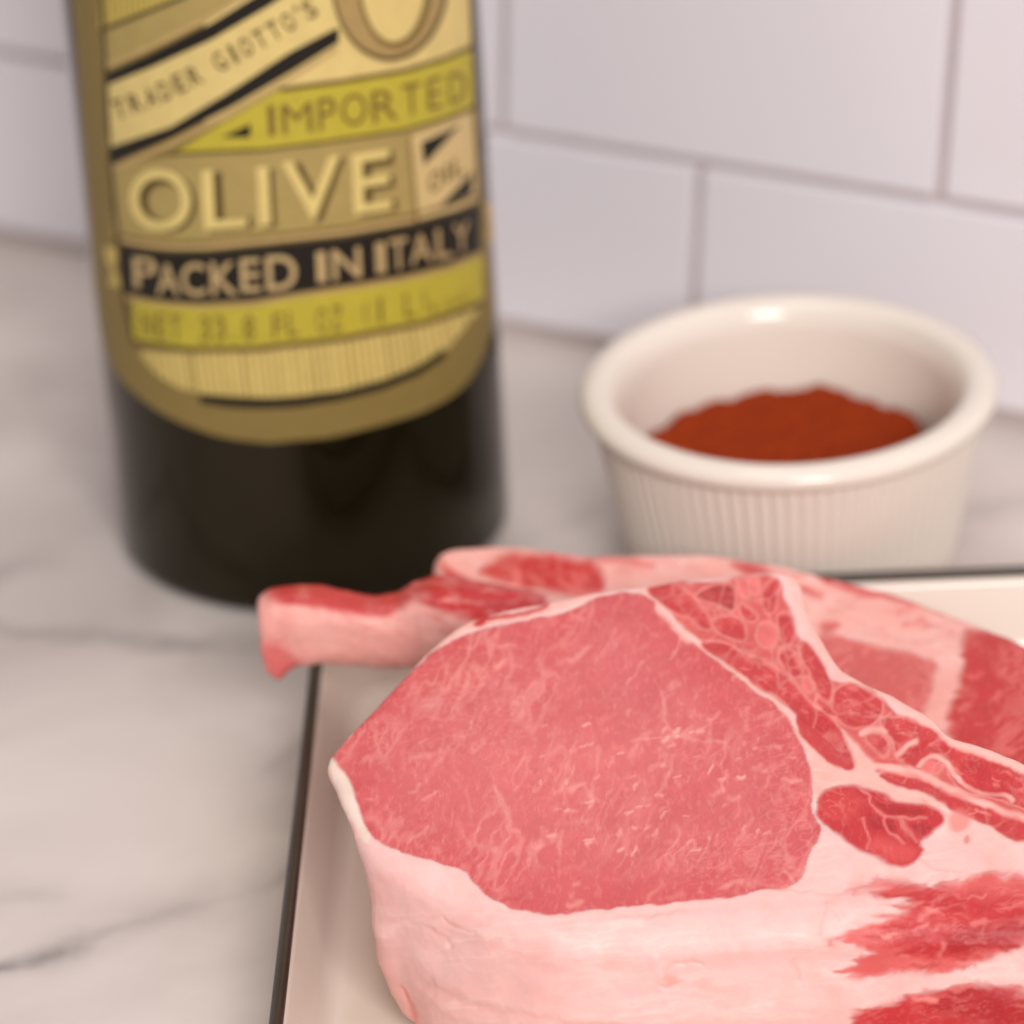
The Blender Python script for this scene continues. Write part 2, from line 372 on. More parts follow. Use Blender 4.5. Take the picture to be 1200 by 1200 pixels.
# ================================================================== tiled wall
def build_wall():
    P0 = at(0, 283, 0); P1 = at(1200, 503, 0); tv = (P1 - P0) / np.linalg.norm(P1 - P0); nv = np.array([tv[1], -tv[0], 0])
    yaw = math.atan2(tv[1], tv[0])
    wall = link('wall', box_mesh('wall', 1.1, .02, .62), M['grout'], smooth_=False); tag(wall, kind='structure')
    c = P0 + tv * .15 - nv * .0125
    wall.matrix_world = Matrix.Translation((c[0], c[1], .31)) @ Matrix.Rotation(yaw, 4, 'Z')
    TW, TH, G, SH = .1131, .0565, .0024, .082     # tile pitch, joint width, how far the head joints run out of plumb
    bm = bmesh.new(); bmesh.ops.create_cube(bm, size=1); bmesh.ops.scale(bm, vec=(TW - G, .006, TH - G), verts=bm.verts)
    bmesh.ops.bevel(bm, geom=bm.edges[:], offset=.0008, segments=3, affect='EDGES', profile=.5)
    for v in bm.verts: v.co.x += SH * v.co.z
    tile = bpy.data.meshes.new('tile'); bm.to_mesh(tile); bm.free()
    tile.materials.append(M['tile']); tile.polygons.foreach_set('use_smooth', np.zeros(len(tile.polygons), bool))
    bm = bmesh.new(); bmesh.ops.create_cube(bm, size=1); bmesh.ops.scale(bm, vec=(TW - G, .006, .054 - .0012 - .0042), verts=bm.verts)
    bmesh.ops.bevel(bm, geom=bm.edges[:], offset=.0008, segments=3, affect='EDGES', profile=.5)
    for v in bm.verts: v.co.x += SH * v.co.z
    cut = bpy.data.meshes.new('tile'); bm.to_mesh(cut); bm.free(); cut.materials.append(M['tile'])
    for row in range(6):
        z0 = .0540 - TH + row * TH
        s0 = (.1527 if row % 2 else .2047 - .0038) + SH * (row - 1) * TH * (1 if row > 1 else 0)
        for k in range(-4, 4):
            zc = z0 + TH / 2; sc = s0 + (k + .5) * TW + SH * TH * .5
            o = bpy.data.objects.new('tile', tile if row else cut); COL.objects.link(o); o.parent = wall
            if row == 0: zc = .0042 + (.054 - .0012 - .0042) / 2
            o.location = (sc - .15, -.0098 - .0003 * random.random(), zc - .31)
            o.rotation_euler = (random.uniform(-.003, .003), 0, random.uniform(-.003, .003))
build_wall()

# ================================================================== tray
TRAY_ROT = -.0415
def build_tray():
    root = empty('enamel_tray', (-.0406 + .1454, .7279 - .1162, 0)); root.rotation_euler = (0, 0, TRAY_ROT)
    tag(root, 'cream enamel tray with a thin dark brown rim, under the pork chops', 'tray')
    W, D = .312, .235
    cx, cy = W / 2 - .15, .11 - D / 2
    def rr(inset, r, n=10):
        hx, hy = W / 2 - inset, D / 2 - inset; r = max(r - inset, .004); out = []
        for q, (sx, sy) in enumerate(((1, 1), (-1, 1), (-1, -1), (1, -1))):
            for a in np.linspace(0, math.pi / 2, n) + q * math.pi / 2:
                out.append((cx + sx * (hx - r) + r * math.cos(a), cy + sy * (hy - r) + r * math.sin(a)))
        return np.array(out)
    prof = [(.0012, .0196), (.0022, .0180), (.0052, .0062), (.0065, .0040), (.0085, .0030), (.012, .0028)]
    rings = [np.c_[rr(i, .024), np.full(40, z)] for i, z in prof]
    low = [np.c_[rr(i, .024), np.full(40, z)] for i, z in [(.012, .0010), (.0082, .0012), (.0045, .0030), (.0006, .0180), (-.0002, .0196)]]
    allr = rings[::-1] + low[::-1]                                # floor edge .. top .. outside .. underside
    n = 40; V = np.concatenate(allr); Fc = []
    j = np.arange(n); j2 = (j + 1) % n
    for i in range(len(allr) - 1): Fc.append(np.stack([i * n + j, i * n + j2, (i + 1) * n + j2, (i + 1) * n + j], 1))
    bm = bmesh.new(); bv = [bm.verts.new(v) for v in V]
    for f in np.concatenate(Fc): bm.faces.new([bv[a] for a in f])
    bm.faces.new(bv[:n]); bm.faces.new(bv[-n:][::-1]); bmesh.ops.recalc_face_normals(bm, faces=bm.faces)
    me = bpy.data.meshes.new('basin'); bm.to_mesh(me); bm.free()
    link('basin', me, M['enamel'], root)
    path = rr(.0004, .024); th = np.linspace(0, 2 * np.pi, 10, endpoint=False); V = []
    Nn = np.roll(path, -1, 0) - np.roll(path, 1, 0); Nn = np.stack([Nn[:, 1], -Nn[:, 0]], 1); Nn /= np.linalg.norm(Nn, axis=1)[:, None]
    for p, q in zip(path, Nn):
        for a in th: V.append((p[0] + q[0] * .0013 * math.cos(a), p[1] + q[1] * .0013 * math.cos(a), .0198 + .0012 * math.sin(a)))
    i, k = np.meshgrid(np.arange(n), np.arange(10), indexing='ij'); i2 = (i + 1) % n; k2 = (k + 1) % 10
    Fq = np.stack([i * 10 + k, i2 * 10 + k, i2 * 10 + k2, i * 10 + k2], 2).reshape(-1, 4)
    link('rolled_rim', mesh_np('rolled_rim', V, Fq), M['rim'], root)
build_tray()

# ================================================================== olive oil bottle
BOT = at(370, 610, 0); BR = .0440
def build_bottle():
    root = empty('oil_bottle', (BOT[0], BOT[1], 0))
    tag(root, 'tall dark glass olive oil bottle with a printed cream and yellow label', 'bottle')
    prof = rounded([(.0, .0035), (.030, .0030), (.036, .0), (BR, .0), (BR, .195), (.030, .228), (.0155, .246), (.0145, .285)],
                   [.004, .004, .0075, .02, .03, .015], 8)
    lathe('glass', prof, 96, M['glass'], root)
    lathe('neck_ring', rounded([(.0145, .272), (.0175, .272), (.0175, .278), (.0145, .278)], [.001, .001], 4), 48, M['glass'], root)
    lathe('cap', rounded([(.0150, .279), (.0160, .280), (.0160, .302), (.0, .303)], [.0005, .002], 4), 48, M['cap'], root)

    # ---- label: print laid round the glass
    def on(px, py, lift):
        """survey point -> point on the cylinder of radius BR + lift (root space)"""
        R = BR + lift; d = FWD * FPX + RGT * (px - 600) - UPV * (py - 600); o = CAM - BOT
        a = d[0] ** 2 + d[1] ** 2; b = o[0] * d[0] + o[1] * d[1]; c = o[0] ** 2 + o[1] ** 2 - R * R
        disc = b * b - a * c
        t = (-b - math.sqrt(max(disc, 0))) / a; p = o + d * t
        s = R / math.hypot(p[0], p[1]); return (p[0] * s, p[1] * s, p[2])
    inks = {}
    def ink(rgb):
        if rgb not in inks: inks[rgb] = plain('label_print', lin(*rgb), 0.55, 0.3, 0.05, 300)
        return inks[rgb]
    LIFT = 0.00022; STEP = 0.00006
    def interp(pts, x):
        p = np.array(pts, float); return np.interp(x, p[:, 0], p[:, 1])
    def strip(name, up, lo, rgb, layer, parent, n=60, x0=None, x1=None):
        """band between two curves y(x)"""
        a = max(up[0][0], lo[0][0]) if x0 is None else x0; b = min(up[-1][0], lo[-1][0]) if x1 is None else x1
        xs = np.linspace(a, b, n); m = 5; V = []
        for x in xs:
            ya, yb = interp(up, x), interp(lo, x)
            for t in np.linspace(0, 1, m): V.append(on(x, ya + (yb - ya) * t, LIFT + STEP * layer))
        i, k = np.meshgrid(np.arange(n - 1), np.arange(m - 1), indexing='ij')
        Fq = np.stack([i * m + k, i * m + k + 1, (i + 1) * m + k + 1, (i + 1) * m + k], 2).reshape(-1, 4)
        return link(name, mesh_np(name, V, Fq), ink(rgb), parent)
    def facets(name, V2, Fs, rgb, layer, parent):
        """flat survey polygons wrapped on to the glass; long edges are cut first"""
        bm = bmesh.new(); bv = [bm.verts.new((x, y, 0)) for x, y in V2]
        for f in Fs:
            try: bm.faces.new([bv[i] for i in f])
            except ValueError: pass
        bmesh.ops.triangulate(bm, faces=bm.faces[:])
        for _ in range(4):
            e = [q for q in bm.edges if q.calc_length() > 9]
            if not e: break
            bmesh.ops.subdivide_edges(bm, edges=e, cuts=1); bmesh.ops.triangulate(bm, faces=bm.faces[:])
        for v in bm.verts: v.co = on(v.co.x, v.co.y, LIFT + STEP * layer)
        me = bpy.data.meshes.new(name); bm.to_mesh(me); bm.free()
        return link(name, me, ink(rgb), parent)
    def poly(name, pts, rgb, layer, parent): return facets(name, pts, [list(range(len(pts)))], rgb, layer, parent)
    def glyph(ch, bold=0.0):
        c = bpy.data.curves.new('g', 'FONT'); c.body = ch; c.size = 1; c.offset = bold; c.resolution_u = 4
        o = bpy.data.objects.new('g', c); COL.objects.link(o); dg = bpy.context.evaluated_depsgraph_get(); dg.update()
        me = bpy.data.meshes.new_from_object(o.evaluated_get(dg)); bpy.data.objects.remove(o)
        V = np.array([v.co[:2] for v in me.vertices]); Fs = [list(p.vertices) for p in me.polygons]; bpy.data.meshes.remove(me)
        V -= V.min(0); mx = np.maximum(V.max(0), 1e-6); return V / mx, Fs, mx
    def word(name, boxes, rgb, layer, parent, bold=.02, dx=0, dy=0):
        """one mesh per word; boxes: (letter, x0, x1, ytop, ybottom, slope)"""
        Vs, Fs, off = [], [], 0
        for ch, x0, x1, yt, yb, sl in boxes:
            V, F_, _ = glyph(ch, bold); x = x0 + (x1 - x0) * V[:, 0]; y = yb + (yt - yb) * V[:, 1] + sl * (x - (x0 + x1) / 2)
            x = x + (yb - y) * .05 * -1
            Vs.append(np.stack([x + dx, y + dy], 1)); Fs += [[i + off for i in f] for f in F_]; off += len(V)
        return facets(name, np.concatenate(Vs), Fs, rgb, layer, parent)

    CREAM, YEL, KHA, BRN, BLK, LINE = (214, 191, 122), (183, 168, 56), (166, 145, 86), (132, 112, 60), (26, 21, 13), (88, 70, 30)
    # base sheet, from below the frame's top edge up to the shoulder
    left = [(-140, 62), (-60, 78), (0, 87), (150, 99), (250, 106), (330, 112), (390, 119), (423, 129), (452, 146), (482, 183), (502, 225), (515, 267), (519, 308)]
    right = [(-140, 540), (-60, 546), (0, 551), (117, 557), (210, 565), (300, 573), (360, 579), (392, 578), (432, 562), (461, 537), (484, 496), (502, 433), (517, 371), (519.5, 310)]
    left, right = chaikin(left, False, 3), chaikin(right, False, 3)
    ys = np.concatenate([np.linspace(-140, 400, 60), np.linspace(405, 519, 24)]); V = []; m = 41
    for y in ys:
        a, b = np.interp(y, *np.array(left).T), np.interp(y, *np.array(right).T)
        for t in np.linspace(0, 1, m): V.append(on(a + (b - a) * t, y - 30 * (t - .5) * (1 if y < 330 else max(0, 1 - (y - 330) / 120)), LIFT))
    i, k = np.meshgrid(np.arange(len(ys) - 1), np.arange(m - 1), indexing='ij')
    Fq = np.stack([i * m + k, (i + 1) * m + k, (i + 1) * m + k + 1, i * m + k + 1], 2).reshape(-1, 4)
    lab = link('label', mesh_np('label', V, Fq), ink(BRN), root)
    lab['label'] = 'cream, yellow and black printed paper label'
    # lower arc and striped panel
    ip = [(165, 411), (220, 414), (300, 413), (400, 401), (500, 382), (560, 362)]
    il = [(165, 418), (185, 440), (210, 455), (240, 462), (320, 466), (400, 458), (470, 440), (520, 415), (560, 364)]
    strip('striped_panel', ip, il, (210, 186, 110), 1, lab)
    for x in np.linspace(172, 548, 46):
        x += random.uniform(-1.5, 1.5); w = random.choice((1.2, 1.6, 2.4)); ya, yb = interp(ip, x), interp(il, x)
        if yb - ya > 5: poly('stripe', [(x - 7, ya), (x - 7 + w, ya), (x + w, yb), (x, yb)], (120, 98, 40), 2, lab)
    arc = [(234, 466), (265, 471), (300, 473), (350, 471), (400, 463), (450, 450), (490, 434), (522, 412)]
    strip('black_arc', [(x, y - 5) for x, y in arc], [(x, y + 6) for x, y in arc], (14, 11, 8), 3, lab)
    # yellow band with the contents
    u5 = [(148, 352), (190, 359), (230, 362), (295, 360), (340, 350), (405, 341), (470, 331), (524, 318), (568, 299)]
    l5 = [(156, 398), (220, 407), (300, 406), (400, 394), (500, 375), (566, 351)]
    strip('yellow_band', u5, l5, YEL, 1, lab)
    strip('rule', l5, [(x, y + 6) for x, y in l5], (92, 70, 38), 2, lab)
    net = 'NET 33.8 FL OZ (1 L)'; xs = np.linspace(166, 492, len(net)); bx = []
    for q, c in enumerate(net):
        if c != ' ': x = xs[q]; yb = interp(l5, x + 7) - 6; bx.append((c, x + 4, x + 8, yb - 5, yb, 0) if c == '.' else (c, x + (4 if c in '1I()' else 0), x + (9 if c in '1I()' else 13), yb - 30, yb, -.13))
    word('lettering', bx, (122, 102, 38), 2, lab, .012)
    bx = []
    for q, c in enumerate('1 QUART'):
        if c != ' ': x = 506 + q * 7; yb = interp(l5, x) - 4; bx.append((c, x, x + 5, yb - 13, yb, -.3))
    word('lettering', bx, (140, 118, 42), 2, lab, .01)
    # black band
    ub = [(141, 288), (165, 293), (197, 296.5), (241, 296.5), (295, 291), (350, 285), (405, 279), (481, 265), (535, 250), (563, 239)]
    lb = [(141, 340), (148, 344), (187, 352), (230, 355), (295, 352), (340, 344), (405, 334), (470, 323.5), (524, 310.5), (564, 293)]
    strip('black_band', ub, lb, BLK, 1, lab)
    strip('beaded_line', [(x, y - 10) for x, y in ub], [(x, y - 4) for x, y in ub], (188, 160, 104), 1, lab)
    strip('beaded_line', [(x, y + 2) for x, y in lb], [(x, y + 7) for x, y in lb], (178, 150, 96), 2, lab)
    poly('band_tab', [(122, 288), (136, 290), (139, 300), (134, 312), (140, 326), (143, 338), (128, 334), (131, 318), (124, 304)], (196, 172, 96), 2, lab)
    poly('band_tab', [(567, 240), (575, 236), (577, 258), (579, 280), (570, 284), (572, 262)], (190, 162, 96), 2, lab)
    P_ = [('P', 157, 185, 302, 338, .06), ('A', 184, 211, 309, 346, .03), ('C', 213, 242, 308, 347, 0), ('K', 248, 279, 307, 346, -.02), ('E', 283, 306, 303, 342, -.05), ('D', 313, 349, 299, 340, -.08)]
    word('lettering', P_, (186, 160, 112), 3, lab, .012)
    word('lettering', [('I', 372, 383, 295, 331, -.1), ('N', 390, 424, 291, 327, -.12)], (186, 160, 112), 3, lab, .012)
    word('lettering', [('I', 441, 453, 284, 320, -.14), ('T', 457, 479, 279, 316, -.16), ('A', 481, 508, 274, 309, -.18), ('L', 512, 531, 267, 303, -.22), ('Y', 532, 552, 261, 295, -.28)], (176, 150, 104), 3, lab, .012)
    # OLIVE panel
    uo = [(128, 196), (160, 190), (187, 186), (212, 182), (310, 178), (380, 169), (473, 155), (520, 141), (557, 127)]
    lo = [(x, y - 11) for x, y in ub]
    strip('khaki_panel', uo, lo, KHA, 1, lab, x0=132, x1=562)
    O_ = [('O', 153, 226, 198, 271, 0), ('L', 239, 290, 198, 268, -.08), ('I', 304, 318, 196, 264, -.1), ('V', 333, 402, 186, 257, -.12), ('E', 415, 460, 178, 248, -.15)]
    word('lettering', O_, (84, 65, 26), 2, lab, .035, dx=6, dy=3)
    word('lettering', O_, (216, 194, 120), 3, lab, .008)
    poly('panel_rule', [(478, 158), (481, 157), (490, 259), (486, 259)], (124, 100, 52), 2, lab)
    poly('oil_box', [(482, 160), (520, 146), (553, 132), (557, 180), (559, 232), (530, 246), (491, 257)], (206, 180, 124), 2, lab)
    poly('corner_triangle', [(494, 167), (540, 146), (497, 194)], BLK, 3, lab)
    poly('corner_triangle', [(555, 200), (553, 227), (511, 247)], BLK, 3, lab)
    word('lettering', [('O', 503, 519, 200, 224, -.5), ('I', 522, 527, 192, 214, -.5), ('L', 531, 544, 184, 206, -.5)], (110, 88, 42), 3, lab, .02)
    # IMPORTED band
    ui = [(204, 180), (262, 143), (329, 104), (403, 94), (473, 82), (520, 68), (554, 54)]
    strip('yellow_band', ui, uo, YEL, 2, lab, x0=206, x1=555)
    strip('rule', [(x, y - 4) for x, y in uo], uo, LINE, 3, lab, x0=200, x1=557)
    strip('rule', ui, [(x, y + 4) for x, y in ui], LINE, 3, lab, x0=329, x1=554)
    word('lettering', [('I', 315, 323, 124, 159, -.1), ('M', 331, 367, 121, 156, -.1), ('P', 374, 395, 115, 152, -.12), ('O', 401, 431, 110, 147, -.13), ('R', 437, 467, 105, 142, -.15),
                       ('T', 472, 495, 98, 134, -.18), ('E', 502, 519, 91, 128, -.25), ('D', 527, 547, 84, 120, -.32)], (116, 92, 40), 4, lab, .0)
    poly('small_triangle', [(260, 161), (294, 145), (293, 161)], BLK, 4, lab)
    # cream ground to the right of the banner
    strip('cream_ground', [(240, -130), (552, -150)], [(240, 150), (262, 141), (329, 102), (403, 92), (473, 80), (520, 66), (552, 52)], CREAM, 1, lab)
    poly('rule', [(114, -60), (118, -60), (131, 190), (146, 345), (158, 402), (154, 402), (142, 345), (127, 190)], (74, 58, 28), 4, lab)
    poly('rule', [(549, -60), (552, -60), (560, 150), (565, 238), (562, 238), (557, 150)], (74, 58, 28), 4, lab)
    strip('rule', [(x, y - 4) for x, y in ub], [(x, y - 1) for x, y in ub], (60, 46, 24), 2, lab)
    strip('rule', [(x, y - 14) for x, y in ub], [(x, y - 10.5) for x, y in ub], (110, 90, 44), 3, lab)
    # diagonal banner
    sa = [(122, 88), (177, 63), (247, 28), (289, 2), (400, -70)]; sb = [(122, 101), (177, 79), (247, 47), (317, 6), (430, -70)]
    sc_ = [(128, 173), (200, 149), (270, 107), (340, 61), (394, 33)]; sd = [(128, 193), (200, 162), (270, 126), (340, 85), (401, 47)]
    strip('cream_banner', sb, sc_ + [(430, 12)], CREAM, 2, lab, x0=125, x1=400)
    strip('black_stripe', sa, sb, BLK, 3, lab, x0=122, x1=400)
    strip('black_stripe', sc_, sd, BLK, 3, lab, x0=128, x1=397)
    strip('beaded_line', [(x, y + 3) for x, y in sd], [(x, y + 10) for x, y in sd], (184, 156, 100), 3, lab, x0=130, x1=395)
    strip('beaded_line', [(x, y - 12) for x, y in sa], [(x, y - 5) for x, y in sa], (184, 156, 100), 3, lab, x0=122, x1=380)
    strip('khaki_panel', [(118, 37), (212, -2), (330, -60)], [(x, y - 12) for x, y in sa], KHA, 2, lab, x0=119, x1=330)
    strip('rule', [(118, 34), (212, -4), (330, -62)], [(118, 39), (212, 1), (330, -57)], (70, 54, 34), 3, lab, x0=118, x1=330)
    strip('striped_panel', [(114, -100), (330, -140)], [(116, 34), (212, -4), (330, -62)], (190, 168, 84), 1, lab, x0=116, x1=328)
    for x in np.linspace(118, 205, 14):
        yb = np.interp(x, [116, 212], [34, -4]); poly('stripe', [(x - 3, -90), (x - 1.4, -90), (x + 1.6, yb), (x, yb)], (150, 126, 60), 2, lab)
    txt = "TRADER GIOTTO'S"; path = np.array([(137, 141), (185, 123), (233, 99), (256, 86), (310, 56), (375, 17)], float)
    L_ = np.concatenate([[0], np.cumsum(np.hypot(*np.diff(path, axis=0).T))]); adv = np.array([{'I': .80, ' ': .8, "'": .5}.get(c, 1.0) for c in txt]); ts = 1 + np.concatenate([[0], np.cumsum(adv)[:-1]]) / adv[:-1].sum() * (L_[-1] - 15); Vs, Fs, off = [], [], 0
    for q, c in enumerate(txt):
        if c == ' ': continue
        V2, F_, mx = glyph(c, .015); t_ = ts[q] + (2.5 if c == 'I' else 0); p = np.array([np.interp(t_, L_, path[:, k]) for k in (0, 1)]); p2 = np.array([np.interp(t_ + 5, L_, path[:, k]) for k in (0, 1)])
        d = (p2 - p) / np.linalg.norm(p2 - p); nrm = np.array([d[1], -d[0]])
        w_, h_, z_ = (4, 8, 16) if c == "'" else ((5.5 if c == 'I' else 13.5), 23, 0)
        Vs.append(p + d * (V2[:, :1] * w_) + nrm * (V2[:, 1:] * h_ + z_)); Fs += [[i + off for i in f] for f in F_]; off += len(V2)
    facets('lettering', np.concatenate(Vs), Fs, (92, 72, 34), 4, lab)
    # big initial at the top right
    def ell(cx, cy, rx, ry, n=40): return [(cx + rx * math.cos(a), cy + ry * math.sin(a)) for a in np.linspace(0, 2 * math.pi, n, endpoint=False)]
    for q, (c_, rgb) in enumerate((((457, -22, 69, 94), LINE), ((456, -23, 65, 89), (166, 140, 88)), ((463, -22, 44, 79), (120, 98, 46)), ((461, -24, 38, 73), CREAM))):
        poly('initial_ring', ell(*c_), rgb, 5 + q, lab)
build_bottle()

# ================================================================== ramekin and spice
RC = at(923, 445, .045)
def build_ramekin():
    root = empty('ramekin', (RC[0], RC[1], 0)); tag(root, 'fluted cream ceramic ramekin holding red ground spice', 'ramekin')
    inner = [(0, .0065), (.030, .0065), (.0335, .012), (.0362, .0405), (.0376, .0440)]
    outer_rim = [(.0388, .0450), (.0406, .0455), (.0428, .0452), (.0442, .0443), (.0447, .0430), (.0444, .0416), (.0434, .0408), (.0424, .0405)]
    wall_ = [(.0419, .0400), (.0417, .0390)] + [(.0417 - (.0417 - .0350) * t, .039 - .035 * t) for t in np.linspace(.05, 1, 12)] + [(.0345, .0022), (.033, .0004), (.031, .0), (.030, .0012), (0.0, .0012)]
    prof = rounded(inner, [.006, .004, .002], 6) + outer_rim + wall_
    n_in = len(rounded(inner, [.006, .004, .002], 6)) + len(outer_rim)
    def wob(th, r, z, i):
        if i < n_in or z < .0035 or r < .034: return np.full(len(th), r)
        a = smooth(.0400, .0385, np.array(z)) * smooth(.003, .006, np.array(z))
        return r + 0.00042 * a * (np.abs(np.sin(th * 43)) * 2 - 1.3)
    lathe('bowl', prof, 86 * 8, M['ceramic'], root, wob)
    # ground spice: a lumpy mound
    nr, nt = 70, 220; V = [(0, 0, .0280)]
    th = np.linspace(0, 2 * np.pi, nt, endpoint=False)
    for r in np.linspace(0, 1, nr)[1:]:
        rad = .0338 * r; P = np.stack([rad * np.cos(th), rad * np.sin(th), np.zeros(nt)], 1)
        z = .0244 + .0034 * smooth(.0338, .0290, rad * (1 + .12 * fbm(P, 90, 2, 3))) + .0017 * fbm(P, 230, 4, 8) * (r < .97) + .0009 * fbm(P, 700, 2, 4)
        P[:, 2] = z if r < .97 else .010
        if r >= .97: P[:, :2] *= .985
        V += P.tolist()
    j = np.arange(nt); j2 = (j + 1) % nt
    Fq = [np.stack([1 + i * nt + j, 1 + (i + 1) * nt + j, 1 + (i + 1) * nt + j2, 1 + i * nt + j2], 1) for i in range(nr - 2)]
    me = bpy.data.meshes.new('ground_spice'); me.from_pydata(V, [], [[0, 1 + a, 1 + b] for a, b in zip(j, j2)] + np.concatenate(Fq).tolist())
    o = link('ground_spice', me, M['spice']); o.location = (RC[0] - .0010, RC[1] + .001, 0)
    tag(o, 'mound of brick red ground spice inside the ramekin', 'spice', kind='stuff')
build_ramekin()

# ================================================================== pork chops
FAT, FAT2 = np.array(lin(236, 190, 185)), np.array(lin(231, 168, 163))
EYE, RED, DEEP, SEAM, PINK = (np.array(lin(*c)) for c in ((206, 96, 101), (194, 44, 50), (172, 33, 39), (240, 180, 170), (226, 108, 106)))
def c3(pts): return [(740 + a / 5, 640 + b / 5) for a, b in pts]
def c4(pts): return [(920 + a / 4.2857, 640 + b / 4.2857) for a, b in pts]
def c5(pts): return [(900 + a / 4, 820 + b / 4) for a, b in pts]
def c8(pts): return [(960 + a / 5, 1000 + b / 5) for a, b in pts]

def inside(poly, n, seed):
    r = np.random.default_rng(seed); P = np.asarray(poly); lo, hi = P.min(0), P.max(0); out = []
    while len(out) < n:
        q = lo + (hi - lo) * r.random((n, 2)); out += q[poly_sdf(q, P) < -5].tolist()
    return out[:n], r

def streaks(pt, poly, n, seed, ang, ln, wd, col, op):
    pts, r = inside(poly, n, seed)
    for x, y in pts:
        a = math.radians(ang + r.normal() * 20); l = r.uniform(*ln); dx, dy = math.cos(a) * l / 2, math.sin(a) * l / 2 * .8
        j = r.normal(size=(3, 2)) * l * .10; w = r.uniform(*wd)
        ln_ = [(x - dx, y - dy), (x - dx * .4 + j[0, 0], y - dy * .4 + j[0, 1]), (x + dx * .2 + j[1, 0], y + dy * .2 + j[1, 1]), (x + dx, y + dy)]
        pt.line(ln_, w, col, r.uniform(*op), w * .55, disp=.00003, free=True)

EYE_POLY = [(384, 896), (400, 868), (420, 845), (450, 815), (480, 790), (505, 767), (530, 751), (565, 739), (613, 730), (667, 718), (693, 703), (715, 697), (750, 692), (766, 706), (790, 730), (808, 752),
            (826, 762), (852, 786), (890, 813), (918, 834), (930, 850), (948, 888), (953, 928), (949, 949), (964, 978), (946, 1003), (940, 1035), (900, 1045), (846, 1053), (783, 1060), (713, 1065),
            (631, 1075), (575, 1054), (557, 1034), (540, 1017), (497, 1008), (453, 993), (433, 980), (421, 948), (410, 926), (396, 902)]

